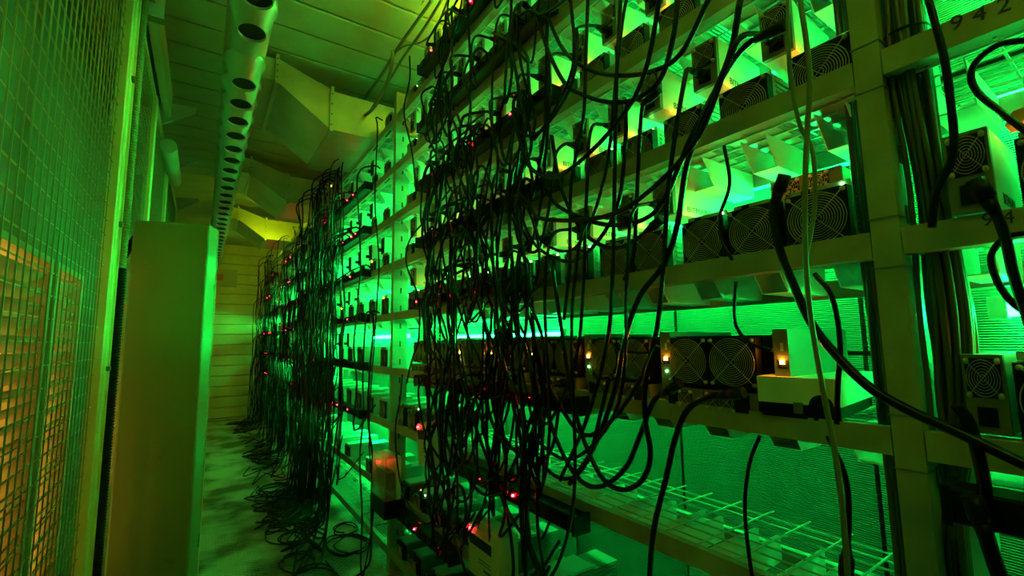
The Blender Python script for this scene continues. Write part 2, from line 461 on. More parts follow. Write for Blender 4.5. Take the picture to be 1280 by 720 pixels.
def make_twin():
    t = thing('twin_fan_miner', '', 'mining machine')
    link('case', twin_case_me, t); link('inner_plate', twin_side, t)
    add_fan(t, (0, .062, .066)); add_fan(t, (0, -.062, .066))
    p = link('control_panel', panel_me, t)
    link('card_slot', pslot_me, p); link('network_port', pport_me, p); link('indicator_light', pled_me, p); link('indicator_light', pgled_me, p); link('indicator_light', gap_glow_me, p)  # the last one is the added gap glow
    return t

P_MINER, P_PSU, P_SLIM, P_FLAT, P_TWIN = make_miner(), make_psu(), make_slim(), make_flat(), make_twin()
def put(proto, loc, label, group, rz=0, scale=None):
    c = copy_tree(proto); c.location = loc; c.rotation_euler = (0, 0, rz); c['label'] = label; c['group'] = group
    return c

SHELF = dict(I='lowest shelf', F='second-lowest shelf', E='half-empty shelf', B='eye-height shelf', A='shelf just above eye height',
             C='fourth shelf from ceiling', D='third shelf from ceiling', G='second shelf from ceiling', H='topmost shelf')
XF = XR + .012
DECK = {k: (-.014 if k in 'BEA' else -.052) for k in ORDER}
miners_y = {}; PSUS = {}
for k in 'ACDGH':
    zd = LV[k] + DECK[k]
    if k == 'A': ys = [.420, .553, .686, .86, 1.0] + [1.17 + .168 * i for i in range(10)]
    else: ys = [.386 + .168 * i for i in range(15)]
    miners_y[k] = ys
    for i, yy in enumerate(ys):
        xo = R0.uniform(-.004, .010)
        put(P_MINER, (XF + xo, yy, zd), f'round-fan mining machine, {ORD[i]} from near post on the {SHELF[k]}',
            f'mining machines on the {SHELF[k]}', R0.uniform(-.015, .015))
    if k == 'A':
        put(P_FLAT, (XF + .09, .47, zd + .15), 'flat power supply lying across the two nearest fans, shelf just above eye height', 'flat power supplies', .05)
        py = [.79, .95] + [1.12 + .168 * i for i in range(10)]
    else: py = [.30 + .168 * (i + 1) + R0.uniform(-.005, .005) for i in range(14)]
    PSUS[k] = []
    for i, yy in enumerate(py):
        if k != 'A' and R0.random() < .08: continue
        px_ = XF + R0.uniform(-.03, .02); PSUS[k].append((px_, yy, zd + .158 + .0285))
        put(P_PSU, (px_, yy, zd + .158), f'upright power supply on miners, {ORD[i]} from near post, {SHELF[k]}',
            f'power supplies on the {SHELF[k]}', R0.uniform(-.05, .05)).scale = (1.1, 1.0, 1.06 if k != 'A' else .92)
for i in range(7):
    yy = .688 + .305 * i
    put(P_SLIM, (XF - .01, yy, LV['B'] + DECK['B']), f'slim power supply with small fans, {ORD[i]} from near post at eye height', 'slim power supplies at eye height')
    put(P_TWIN, (XF, yy, LV['B'] + DECK['B'] + .056), f'twin-fan mining machine with amber-lit panel, {ORD[i]} from near post at eye height', 'twin-fan miners at eye height')
# the low shelves
for i, yy in enumerate([1.42, 1.78, 2.06, 2.30, 2.55, 2.8]):
    put(P_MINER, (XF, yy, LV['F'] + DECK['F']), f'mining machine seen from above, {ORD[i]} from near end of the second-lowest shelf', 'mining machines on the low shelves')
for i, yy in enumerate([2.12, 2.36, 2.62, 2.84]):
    put(P_MINER, (XF, yy, LV['I'] + DECK['I']), f'mining machine near the floor, {ORD[i]} from the near end of the lowest shelf', 'mining machines on the low shelves')
for i, yy in enumerate([2.46, 2.66, 2.85]):
    put(P_MINER, (XF, yy, LV['E'] + DECK['E']), f'mining machine behind the hanging loops, {ORD[i]} on the half-empty shelf', 'mining machines on the low shelves')
# near bay, right of the post
put(P_PSU, (XF - .02, .178, LV['A'] + .004), 'tall dark power supply standing right of the near post above eye height', 'near bay units').scale = (1, .8, 1.18)
put(P_MINER, (XF, .066, LV['A'] + DECK['A']), 'mining machine cut by the right picture edge, shelf above eye height', 'near bay units')
put(P_PSU, (XF - .0, .196, LV['B'] + DECK['B'] + .02), 'dark power supply between the cable bundle and big fan at eye height', 'near bay units').scale = (1, .72, 1.1)
put(P_MINER, (XF, .102, LV['B'] + DECK['B'] + .01), 'mining machine at the right picture edge at eye height', 'near bay units')
put(P_MINER, (XF, -.08, LV['B'] + DECK['B'] + .01), 'mining machine just past the right picture edge at eye height', 'near bay units')
put(P_MINER, (XF, .20, LV['D'] + DECK['D']), 'mining machine right of the near post near the top edge', 'near bay units')
# bays farther along: smaller in the picture, so one simple body with its fan face
fb = MB(); fb.m = 0; fb.box(.012, .345, -.060, .060, 0, .128); fb.m = 1; fb.box(0, .012, -.060, .060, 0, .128)
fb.m = 2
for rr in (.02, .032, .044, .055): fb.ringx(-.002, 0, .064, rr, .0012, 14, 3)
fb.m = 3; fb.box(-.002, 0, .010, .018, .131, .138); fb.m = 0; fb.box(0, .2, -.055, .055, .1285, .148)
farm = fb.mesh('mining_machine', 'alu', 'black', 'guard', 'orange_led'); farm2 = fb.mesh('mining_machine', 'alu', 'black', 'guard', 'board')
fp = MB(); fp.m = 0; fp.box(.004, .215, -.034, .034, 0, .116); fp.m = 1; fp.box(0, .004, -.034, .034, 0, .116); fp.box(-.03, 0, -.012, .012, .014, .036)
farp = fp.mesh('power_supply_unit', 'psuside', 'black')
BAYN = {2: 'second rack bay', 3: 'third rack bay', 4: 'farthest rack bay'}
for bi, step in ((2, .30), (3, .38), (4, .55)):
    for k in 'FEBACDGH' if bi < 4 else 'EBACD':
        n = int((bay_len - .3) / step)
        for i in range(n):
            if R0.random() < .12: continue
            yy = POSTS[bi] + .2 + i * step
            tag(link('mining_machine', farm if R0.random() < .2 else farm2, None, (XF, yy, LV[k] + DECK[k]), (0, 0, R0.uniform(-.03, .03))),
                f'small mining machine, {ORD[i]} along the {SHELF[k]}, {BAYN[bi]}', 'mining machine', f'mining machines in the {BAYN[bi]}')
            if k in 'BACDG' and bi < 4 and R0.random() < .8:
                tag(link('power_supply_unit', farp, None, (XF - .01, yy + .03, LV[k] + DECK[k] + .149), (0, 0, R0.uniform(-.06, .06))),
                    f'small power supply on miner, {ORD[i]} along the {SHELF[k]}, {BAYN[bi]}', 'power supply', f'power supplies in the {BAYN[bi]}')
for p in (P_MINER, P_PSU, P_SLIM, P_FLAT, P_TWIN): remove_tree(p)
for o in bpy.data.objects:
    if o.name.startswith('case') and o.parent and o.parent.get('group') == 'mining machines on the low shelves': o.data = shaded_case_me
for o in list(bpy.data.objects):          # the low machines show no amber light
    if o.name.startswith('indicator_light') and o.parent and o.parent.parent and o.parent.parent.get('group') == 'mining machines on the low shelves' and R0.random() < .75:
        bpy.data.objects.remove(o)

# overturned pale tray on the eye-level shelf
t = thing('metal_tray', 'pale upturned sheet-metal tray with round cut-outs on the eye-level shelf', 'tray', (XF - .02, .478, LV['B'] - .004), .12)
L_, W_, H_ = .30, .075, .085
def arch(x, yc, r, z0, z1, y0, y1):
    pts = [(y0, z0), (yc - r, z0)] + [(yc - r * math.cos(a), z0 + r * math.sin(a)) for a in [math.pi * i / 10 for i in range(1, 10)]] + [(yc + r, z0), (y1, z0), (y1, z1), (y0, z1)]
    return pts
mb = MB().prism(arch(0, -.045, .022, .03, H_, -W_, W_), 0, .002, 'x')
obj('front_face', mb, 'psuside', t)
obj('top_face', MB().box(.002, L_, -W_, W_, H_ - .002, H_), 'psuside', t)
obj('side_face', MB().box(.002, L_, -W_, -W_ + .002, .028, H_ - .002), 'psuside', t)
obj('side_face', MB().box(.002, L_, W_ - .002, W_, .028, H_ - .002), 'psuside', t)
obj('clip', MB().box(-.006, 0, -.012, .004, .012, .034), 'psu', t)
obj('insert', MB().box(.006, L_ - .01, -W_ + .01, W_ - .004, 0, .030).prism(arch(0, -.055, .018, 0, .03, -.078, -.03), .0, .004, 'x'), 'black', t)

# ---------------------------------------------------------------- lamps
def tube_lamp(loc, length, label, m='tube', axis='y', group='green tube lamps'):
    t = thing('tube_lamp', label, 'lamp', loc, 0 if axis == 'y' else -math.pi / 2, group)
    obj('tube', MB().tube([(0, .03, 0), (0, length - .03, 0)], .014, 10), m, t)
    obj('end_cap', MB().box(-.018, .018, 0, .03, -.018, .022), 'label', t); obj('end_cap', MB().box(-.018, .018, length - .03, length, -.018, .022), 'label', t)
    obj('housing', MB().box(-.015, .015, 0, length, .022, .032), 'label', t)
    return t
XT = XB - .045
for (z, a, L, lab) in (
    (LV['D'] - .145, .42, 1.2, 'green tube lamp under the third shelf from the ceiling, near half'),
    (LV['D'] - .145, 1.70, 1.2, 'green tube lamp under the third shelf from the ceiling, far half'),
    (LV['G'] - .145, .42, 1.2, 'green tube lamp under the second shelf from the ceiling, near half'),
    (LV['G'] - .145, 1.70, 1.2, 'green tube lamp under the second shelf from the ceiling, far half'),
    (LV['H'] - .145, .9, 1.95, 'green tube lamp under the topmost shelf'),
    (3.24, .5, 1.5, 'green tube lamp above the topmost shelf'),  # added to brighten the ceiling over the rack
    (LV['C'] - .145, .42, 2.4, 'green tube lamp under the fourth shelf from the ceiling'),
    (LV['A'] - .172, 1.70, 1.2, 'green tube lamp glowing as a bright strip above the twin-fan machines'),
    (LV['C'] - .03, -.35, .6, 'green tube lamp at the right edge behind the tall supply'),
    (LV['A'] - .145, -.35, .6, 'green tube lamp at the right edge below the upper shelf'),
    (LV['D'] + .02, -.45, .7, 'green tube lamp at the upper right corner'),
    (LV['F'] - .12, .4, .6, 'dim green tube lamp low behind the wire deck'),
    (LV['D'] - .145, 3.5, 1.5, 'green tube lamp high in the second rack bay'),
    (LV['G'] - .145, 3.15, 1.5, 'green tube lamp under the second shelf from ceiling, second rack bay'),  # added to lighten the near part of this bay
    (LV['C'] - .145, 3.15, 1.5, 'green tube lamp under the fourth shelf from ceiling, second rack bay'),  # another tube added for a lighter second bay
    (LV['A'] - .145, 3.7, 1.5, 'green tube lamp at eye height in the second rack bay'),
    (LV['E'] - .10, 4.0, 1.2, 'green tube lamp low in the second rack bay'),
    (LV['B'] - .11, 6.0, 1.5, 'green tube lamp in the third rack bay'),
    (LV['D'] - .145, 6.4, 1.5, 'green tube lamp high in the third rack bay'),
    (LV['C'] - .145, 8.8, 1.5, 'green tube lamp in the farthest rack bay')):
    tube_lamp((XT, a, z), L, lab, 'fainttube' if 'faint' in lab else 'dimtube' if 'dim ' in lab else 'tube')
tube_lamp((-.1, -1.6, CEIL - .06), 1.2, 'yellow-green ceiling lamp behind the camera', 'yellowtube', group='yellow-green ceiling lamps')
tube_lamp((.50, 6.38, 3.22), .6, 'yellow-green lamp fixed behind the second tapered duct', 'yellowtube', 'x', group='yellow-green ceiling lamps')  # hidden tube added to light the next duct and far end
tube_lamp((.50, 8.53, 3.22), .6, 'yellow-green lamp fixed behind the third tapered duct', 'yellowtube', 'x', group='yellow-green ceiling lamps')  # unseen tube added for light on the end wall
tube_lamp((1.40, .1, 3.40), 2.4, 'yellow-green tube lamp high above the rack under the ceiling', 'yellowtube', group='yellow-green ceiling lamps')  # added above the view to turn the ceiling yellow-green


# ---------------------------------------------------------------- ducts
dz = EYE
duct = thing('round_air_duct', 'round galvanised ceiling duct with a row of cone nozzles above the aisle', 'duct', (.115, 0, 1.69 + dz))
obj('pipe', MB().revolve([(.104, 1.55), (.104, 10.8)], (0, 0, 0), 'y', 32), 'galv', duct)
for yy in (1.9, 2.42, 4.9, 7.4): obj('joint_ring', MB().revolve([(.104, yy - .012), (.112, yy - .008), (.112, yy + .008), (.104, yy + .012)], (0, 0, 0), 'y', 32), 'galv', duct)
nz = MB().revolve([(.100, -.03), (.100, -.085), (.106, -.088), (.106, -.098), (.094, -.102), (.062, -.245), (.057, -.245), (.080, -.12)], (0, 0, 0), 'z', 24).mesh('nozzle', 'galv')
nzi = MB().revolve([(.0585, -.232), (.0, -.228)], (0, 0, 0), 'z', 20).mesh('nozzle_throat', 'ink')  # dark disc painted in for the unlit inside of the nozzle
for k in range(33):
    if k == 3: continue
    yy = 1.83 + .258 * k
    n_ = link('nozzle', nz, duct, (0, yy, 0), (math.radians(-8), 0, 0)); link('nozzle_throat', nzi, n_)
for k, yy in enumerate((3.4, 5.5, 7.65)):
    t = thing('branch_duct', ['nearest tapered sheet-metal duct beside the round ceiling duct', 'second tapered sheet-metal duct hanging below the ceiling',
              'third tapered sheet-metal duct, lit yellow-green', 'farthest tapered sheet-metal duct near the end wall'][k], 'duct', (0, yy, dz), 0, 'tapered branch ducts')
    obj('transition', MB().prism([(.335, 2.0), (.335, 1.83), (.70, 1.57), (.70, 1.88)], 0, .83, 'y'), 'galv', t)
    obj('straight_section', MB().prism([(.704, 1.875), (.704, 1.575), (1.35, 1.575), (1.35, 1.875)], .005, .825, 'y'), 'galv', t)
    obj('collar_box', MB().box(.20, .331, .005, .825, 1.835, 1.995), 'galv', t)
    def fl(x, z0, z1):
        return MB().box(x - .012, x + .012, -.022, 0.0, z0 - .02, z1 + .02).box(x - .012, x + .012, .83, .852, z0 - .02, z1 + .02).box(x - .012, x + .012, 0, .83, z0 - .022, z0 - .0).box(x - .012, x + .012, 0, .83, z1, z1 + .02)
    obj('flange', fl(.333, 1.83, 2.0), 'galv', t); obj('flange', fl(.702, 1.57, 1.88), 'galv', t)
    bolts = MB()
    for b_ in range(4): bolts.revolve([(0, -.006), (.006, -.005), (.006, 0)], (.333 - .0, -.022, 1.85 + b_ * .045), 'y', 6).revolve([(0, -.006), (.006, -.005), (.006, 0)], (.702, -.022, 1.6 + b_ * .08), 'y', 6)
    obj('bolt_row', bolts, 'pipe', t)['kind'] = 'stuff'

# ---------------------------------------------------------------- mesh fence and what hangs on it
def mesh_panel(y0, y1, z0, z1, label, sv=.052, sh=.061, wr_=.0016):
    t = thing('mesh_panel', label, 'mesh fence', (XL, y0, 0), 0, 'wire mesh panels of the left fence')
    mb = MB(); n = int((y1 - y0) / sv)
    for k in range(1, n): mb.box(-wr_, wr_, k * sv - wr_, k * sv + wr_, z0, z1)
    for k in range(int((z1 - z0) / sh)): mb.box(-wr_ * 3, -wr_, 0, y1 - y0, z0 + k * sh - wr_, z0 + k * sh + wr_)
    obj('wire_mesh', mb, 'meshwire', t)['kind'] = 'stuff'
    for yy in (0, y1 - y0 - .03): obj('side_rail', MB().bbox(-.02, .02, yy, yy + .03, z0 - .03, z1 + .03), 'postpaint', t)
    for z in (z0 - .03, z1): obj('cross_rail', MB().box(-.015, .015, .03, y1 - y0 - .03, z, z + .03), 'postpaint', t)
    return t
mesh_panel(.35, 2.42, .06, 3.2, 'near wire mesh fence panel filling the left picture edge')
mesh_panel(2.60, 3.55, .06, 3.0, 'wire mesh fence panel behind the tall grey cabinet')
mesh_panel(3.57, 4.75, .06, 3.0, 'third wire mesh fence panel seen edge-on above the cabinet')
mesh_panel(4.77, 6.4, .06, 3.0, 'farthest wire mesh fence panel seen edge-on')
post = thing('fence_post', 'yellow-lit cream steel fence post at the end of the near mesh panel', 'post', (XL, 2.44, 0))
obj('shaft', MB().bbox(-.025, .022, 0, .05, 0, CEIL - .02).box(-.01, .03, .05, .058, 0, CEIL - .02), 'postpaint', post)
for z in (.5, 1.35, 1.95, 2.6, 3.1): obj('clamp', MB().box(-.028, .034, .02, .055, z, z + .018), 'pipe', post)
cn = MB(); pr = []
zz = 1.78
while zz < CEIL: pr += [(.017, zz), (.020, zz + .004), (.020, zz + .009), (.017, zz + .012)]; zz += .0125
cn.revolve(pr, (0, 0, 0), 'z', 12)
tag(obj('ribbed_conduit', cn, 'conduit', None, (XL + .03, 2.545, 0)), 'upright ribbed yellow-green conduit clipped beside the fence post', 'conduit')
cn = MB(); pr = []; zz = .02
while zz < 1.78: pr += [(.019, zz), (.023, zz + .004), (.023, zz + .009), (.019, zz + .012)]; zz += .0125
cn.revolve(pr, (0, 0, 0), 'z', 12)
tag(obj('ribbed_conduit', cn, 'black', None, (XL + .03, 2.545, 0)), 'black ribbed conduit running down between fence and cabinet', 'conduit')

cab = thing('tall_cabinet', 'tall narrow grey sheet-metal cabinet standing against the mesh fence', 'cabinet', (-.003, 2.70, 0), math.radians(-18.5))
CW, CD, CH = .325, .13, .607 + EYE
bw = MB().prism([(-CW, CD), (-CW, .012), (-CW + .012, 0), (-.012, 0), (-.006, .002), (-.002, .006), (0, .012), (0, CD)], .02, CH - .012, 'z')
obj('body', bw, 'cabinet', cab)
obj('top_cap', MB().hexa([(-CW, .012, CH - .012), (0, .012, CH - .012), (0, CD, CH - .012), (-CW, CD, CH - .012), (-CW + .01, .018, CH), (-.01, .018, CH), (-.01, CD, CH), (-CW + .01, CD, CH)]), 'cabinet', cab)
obj('back_lip', MB().box(-CW - .004, .003, CD, CD + .004, .02, CH - .002), 'postpaint', cab)
obj('plinth', MB().box(-CW + .01, -.01, .012, CD - .005, 0, .02), 'pipe', cab)
obj('black_strap', MB().hexa([(-CW - .005, .05, CH - .04), (-CW - .005, .07, CH - .04), (-CW - .005, .07, CH - .085), (-CW - .005, .05, CH - .085),
    (-CW - .07, .00, CH - .22), (-CW - .07, .02, CH - .22), (-CW - .035, .02, CH - .235), (-CW - .035, .0, CH - .235)]), 'black', cab)

# pipes and brackets along the upper left edge
tag(obj('ceiling_pipe', MB().tube([(-.36, 1.4, 3.16), (-.36, 3.92, 3.16)], .026, 12), 'pipe'), 'dark pipe above the fence, inner of the two', 'pipe', 'dark pipes above the fence')
tag(obj('ceiling_pipe', MB().tube([(-.42, 1.4, 3.13), (-.42, 3.92, 3.13)], .024, 12), 'pipe'), 'dark pipe above the fence, nearer to the wall', 'pipe', 'dark pipes above the fence')
tag(obj('cable_trunking', MB().bbox(-.315, -.275, 1.4, 3.95, 3.08, 3.26), 'ceiling'), 'square green-lit trunking under the ceiling beside the left pipes', 'trunking')
tag(obj('ceiling_pipe', MB().tube([(-.29, 4.12, 2.93), (-.29, 5.0, 2.93)], .055, 14), 'ceiling'), 'short thick pipe between two grey wall brackets', 'pipe')
for k, yy in enumerate((4.0, 5.1, 6.6)):
    tag(obj('wall_bracket', MB().prism([(-.61, 2.96), (-.61, 3.14), (-.38, 3.20), (-.13, 3.22), (-.13, 3.18), (-.20, 3.13), (-.37, 3.01)], yy, yy + .02, 'y'), 'bracket'),
        ['nearest blue-grey bracket plate under the ceiling at upper left', 'second blue-grey bracket plate under the ceiling', 'farthest blue-grey bracket plate just above the cabinet'][k], 'bracket', 'blue-grey wall brackets')
jb = thing('junction_box', 'small pale junction box at the top of the fence post', 'junction box', (XL + .05, 2.62, 3.02))
obj('body', MB().box(-.04, .05, 0, .06, 0, .10), 'conduit', jb); obj('lid', MB().box(-.043, .053, -.008, 0, -.003, .103), 'bracket', jb)

# ---------------------------------------------------------------- power strips with red lights
def pdu(y0, y1, z, label, leds, x=XR - .062, group='black power strips on the shelf fronts', seed=0):
    r = random.Random(seed + 5); L = y1 - y0
    t = thing('power_strip', label, 'power strip', (x, y0, z), 0, group)
    obj('body', MB().prism([(0, -.026), (-.004, -.022), (-.004, .022), (0, .026), (.056, .026), (.056, -.026)], 0, L, 'y'), 'black', t)
    sk = MB()
    n = int(L / .075)
    for k in range(n): sk.box(-.010, -.004, .03 + k * .075, .075 + k * .075, -.018, .018)
    obj('socket_row', sk, 'rubber', t)['kind'] = 'stuff'
    obj('end_cap', MB().box(-.008, .06, -.012, 0, -.03, .03), 'black', t); obj('end_cap', MB().box(-.008, .06, L, L + .012, -.03, .03), 'black', t)
    for q in leds:
        obj('indicator_light', MB().revolve([(0, -.012), (.0045, -.010), (.005, -.003)], (-.002, q - y0, .006), 'x', 8), 'red_led', t)
    return t
pdu(1.135, 1.92, .875, 'black power strip with two red lights below the half-empty shelf', [1.46, 1.70], seed=1)
for i, (k, nm) in enumerate((('B', 'at eye height'), ('A', 'just above eye height'), ('C', 'on the fourth shelf from the ceiling'), ('D', 'on the third shelf from the ceiling'), ('G', 'on the second shelf from the ceiling'), ('H', 'on the topmost shelf'))):
    zz = LV[k] + (.02 if k != 'B' else -.045)
    a, b = (1.22, 2.02) if k not in 'AB' else ((1.45, 2.2) if k == 'A' else (1.12, 1.9))
    pdu(a, b, zz, f'black power strip with red lights, nearer one {nm}', [a + .22, a + .55], seed=10 + i)
    pdu(b + .06, max(b + .3, 2.42), zz, f'black power strip close to the slotted post {nm}', [b + .2], seed=30 + i)
pdu(2.0, 2.86, .46, 'black power strip with red light under the second shelf from the floor', [2.1, 2.4], seed=44)
for bi in (2, 3, 4):
    for i, k in enumerate('EBACDG'):
        a = POSTS[bi] + .5
        pdu(a, a + 1.6, LV[k] - .01, f'power strip with red lights on the {SHELF[k]}, {BAYN[bi]}', [a + R0.uniform(.1, 1.5) for _ in range(4)], seed=60 + bi * 10 + i, group='black power strips in the far bays')
# the strip at lower right
pdu(-.3, .232, EYE - .262, 'dark power strip hanging at the lower right corner with one thick cord', [], x=XR - .075, seed=90)

# meters and breaker boxes
def meter(loc, rz, W, H, label, win=True, tilt=0, group=None):
    t = thing('meter_box', label, 'meter box', loc, rz, group); t.rotation_euler = (tilt, 0, rz)
    obj('case', MB().bbox(0, .09, -W / 2, W / 2, 0, H, .008), 'label', t)
    fp_ = obj('front_cover', MB().box(-.012, 0, -W / 2 + .004, W / 2 - .004, H * .02, H * .98), 'label', t)
    f = obj('display_frame', MB().box(-.018, -.012, -W * .40, W * .46, H * .60, H * .62).box(-.018, -.012, -W * .40, W * .46, H * .84, H * .86).box(-.018, -.012, -W * .40, -W * .37, H * .62, H * .84).box(-.018, -.012, W * .43, W * .46, H * .62, H * .84), 'label', t)
    obj('display', MB().box(-.0135, -.0118, -W * .37, W * .43, H * .62, H * .84), 'black', t)
    obj('print_block', MB().box(-.0126, -.0118, -W * .3, -W * .05, H * .22, H * .27).box(-.0126, -.0118, -W * .3, W * .1, H * .34, H * .36).box(-.0126, -.0118, -W * .3, W * .1, H * .40, H * .42), 'inklight', t)
    obj('indicator_light', MB().box(-.019, -.0125, W * .34, W * .42, H * .89, H * .93), 'red_led', t)
    return t
meter((XR - .09, 1.635, EYE - .93), 0, .22, .19, 'pale electricity meter lit red standing on the second shelf from the floor')
meter((XR - .09, 2.20, EYE - .62), 0, .15, .21, 'pale meter box with red light just right of the slotted post', tilt=-.12)
bk = thing('breaker_box', 'clear-covered breaker box with red light on the slotted post', 'breaker box', (XR - .03, 2.86, EYE - 1.02))
obj('base', MB().bbox(-.10, .03, -.16, .10, 0, .10, .01), 'black', bk)
obj('backplate', MB().box(-.03, .0, -.15, .09, .10, .34), 'label', bk)
sw = MB()
for k in range(4): sw.box(-.07, -.03, -.13 + k * .053, -.085 + k * .053, .15, .25)
obj('breaker', MB().box(-.07, -.03, -.13, .08, .14, .25), 'label', bk)
obj('breaker_levers', sw, 'black', bk)
obj('clear_cover', MB().box(-.095, -.092, -.155, .095, .10, .34).box(-.092, -.03, -.155, -.152, .10, .34).box(-.092, -.03, .092, .095, .10, .34).box(-.092, -.03, -.152, .092, .337, .34), 'clear', bk)
obj('indicator_light', MB().box(-.072, -.068, .05, .065, .27, .285), 'red_led', bk)

# small bits in the near bay
tag(obj('plastic_wrapper', MB().hexa([(XR + .02, .135, LV['A'] + .142), (XR + .02, .05, LV['A'] + .142), (XR + .07, .05, LV['A'] + .142), (XR + .07, .135, LV['A'] + .142),
    (XR + .03, .125, LV['A'] + .165), (XR + .03, .06, LV['A'] + .175), (XR + .06, .065, LV['A'] + .16), (XR + .06, .12, LV['A'] + .172)]), 'orangebag'), 'crumpled orange plastic wrapper on the machine at the right edge', 'wrapper')
ec = thing('emergency_button_box', 'small pale wall box with red square on the end wall', 'wall box', (.16, YE, EYE + 1.22))
obj('body', MB().box(-.02, .36, -.05, 0, -.05, .30), 'label', ec); obj('red_plate', MB().box(.0, .12, -.06, -.05, .06, .2), 'orangebag', ec)

# ---------------------------------------------------------------- cables
CN = [0]
def cable(pts, r, label, group, m='rubber', sub=6, n=6, name='power_cable', plug0=False, plug1=False, cat='cable'):
    o = obj(name, MB().tube(spline(pts, sub), r, n), m)
    tag(o, label, cat, group)
    for fl_, i, j in ((plug0, 0, 1), (plug1, -1, -2)):
        if fl_:
            a = Vector(pts[i]); d = (Vector(pts[j]) - a).normalized()
            obj('plug', MB().tube([a - d * .022, a + d * .012], .013, 8).tube([a + d * .012, a + d * .04], .011, 8, True, r), 'black', o)
    return o
cable([(0.950, 0.418, 2.083), (0.950, 0.473, 2.085), (0.950, 0.521, 2.054), (0.950, 0.575, 1.993), (0.950, 0.633, 1.918), (0.950, 0.697, 1.816), (0.950, 0.757, 1.768), (0.950, 0.860, 1.767), (0.950, 0.986, 1.810), (0.950, 1.155, 1.918), (0.950, 1.230, 2.085)], 0.0068, 'thick black cord from the plug at upper right drooping left across the fans', None, plug0=True)
cable([(0.940, 0.478, 2.187), (0.940, 0.504, 2.089), (0.940, 0.543, 2.018), (0.940, 0.585, 1.956), (0.940, 0.635, 1.856), (0.940, 0.668, 1.726), (0.940, 0.713, 1.634), (0.940, 0.793, 1.561), (0.940, 0.847, 1.458), (0.940, 0.896, 1.307), (0.940, 0.984, 1.143), (0.940, 1.093, 1.018)], 0.0071, 'thick black cord sweeping from the top edge down past the glowing amber light', None)
cable([(0.930, 0.539, 2.235), (0.930, 0.627, 2.139), (0.930, 0.724, 2.144), (0.930, 0.833, 2.192), (0.930, 0.944, 2.270), (0.930, 1.054, 2.396), (0.930, 1.141, 2.586)], 0.0068, 'upper of two thick cords sagging between the top shelves', None)
cable([(0.930, 0.624, 2.293), (0.930, 0.642, 2.197), (0.930, 0.686, 2.107), (0.930, 0.764, 2.090), (0.930, 0.853, 2.120), (0.930, 0.948, 2.182), (0.930, 1.051, 2.278), (0.930, 1.137, 2.449), (0.930, 1.204, 2.643)], 0.0068, 'lower of two thick cords sagging between the top shelves', None)
cable([(0.930, 0.933, 2.504), (0.930, 0.953, 2.291), (0.930, 0.972, 2.118), (0.930, 1.035, 1.934), (0.930, 1.053, 1.683), (0.930, 1.087, 1.512)], 0.0059, 'straight black cord hanging left of the sagging pair', None)
cable([(0.920, 0.795, 2.405), (0.920, 0.821, 2.192), (0.920, 0.838, 1.988), (0.920, 0.848, 1.853), (0.920, 0.864, 1.655), (0.920, 0.892, 1.459), (0.920, 0.982, 1.234), (0.920, 1.113, 1.028)], 0.0059, 'straight black cord running from the top edge to the lower loops', None)
cable([(0.980, 0.751, 2.108), (0.980, 0.784, 2.098), (0.980, 0.801, 2.012), (0.980, 0.822, 1.834), (0.980, 0.842, 1.679), (0.980, 0.881, 1.616)], 0.0059, 'black cord dropping from the supply plug on the fourth shelf from the ceiling', None, plug0=True)
cable([(0.950, 0.739, 1.743), (0.950, 0.792, 1.720), (0.950, 0.872, 1.704), (0.950, 0.956, 1.735), (0.950, 1.033, 1.808), (0.950, 1.112, 1.961), (0.950, 1.147, 2.141)], 0.0065, 'thick black cord plugged in above the wide fans, swinging left', None, plug0=True)
cable([(0.920, 1.127, 1.693), (0.920, 1.094, 1.512), (0.920, 1.057, 1.318), (0.920, 1.008, 1.175), (0.920, 0.936, 1.078), (0.920, 0.862, 1.063), (0.920, 0.795, 1.103), (0.920, 0.766, 1.170), (0.920, 0.778, 1.259), (0.920, 0.767, 1.358), (0.920, 0.729, 1.433)], 0.0068, 'big hanging loop over the empty shelf, nearest to the wire deck', None)
cable([(0.930, 1.271, 1.716), (0.930, 1.242, 1.464), (0.930, 1.196, 1.257), (0.930, 1.121, 1.119), (0.930, 1.034, 1.045), (0.930, 0.947, 1.049), (0.930, 0.857, 1.117), (0.930, 0.805, 1.206), (0.930, 0.754, 1.300), (0.930, 0.697, 1.335)], 0.0068, 'wide hanging loop whose end plugs into the slim supply under the amber light', None, plug1=True)
cable([(0.940, 1.386, 1.733), (0.940, 1.393, 1.438), (0.940, 1.372, 1.239), (0.940, 1.303, 1.112), (0.940, 1.196, 1.035), (0.940, 1.092, 1.034), (0.940, 1.009, 1.105), (0.940, 0.954, 1.235), (0.940, 0.911, 1.349)], 0.0061, 'hanging loop left of the two wide ones over the wire deck', None)
cable([(0.940, 1.530, 1.595), (0.940, 1.553, 1.313), (0.940, 1.497, 1.138), (0.940, 1.377, 1.058), (0.940, 1.269, 1.040), (0.940, 1.173, 1.109), (0.940, 1.128, 1.263)], 0.0059, 'smaller hanging loop beside the curtain of cords', None)
cable([(0.985, 0.579, 1.326), (0.985, 0.644, 1.312), (0.985, 0.700, 1.278), (0.985, 0.738, 1.210), (0.985, 0.776, 1.096), (0.985, 0.819, 0.968), (0.985, 0.842, 0.834), (0.985, 0.869, 0.640), (0.985, 0.928, 0.341)], 0.008, 'thick black cord from the slim supply falling past the empty shelf', None, plug0=True)
cable([(0.960, 0.435, 1.756), (0.960, 0.455, 1.711), (0.960, 0.447, 1.626), (0.960, 0.429, 1.558), (0.960, 0.404, 1.481), (0.960, 0.369, 1.421), (0.960, 0.321, 1.363), (0.960, 0.270, 1.329), (0.960, 0.211, 1.301), (0.960, 0.141, 1.266), (0.960, 0.070, 1.242), (0.960, 0.004, 1.247)], 0.0085, 'thick black cable crossing in front of the near post to the right edge', None, plug0=True)
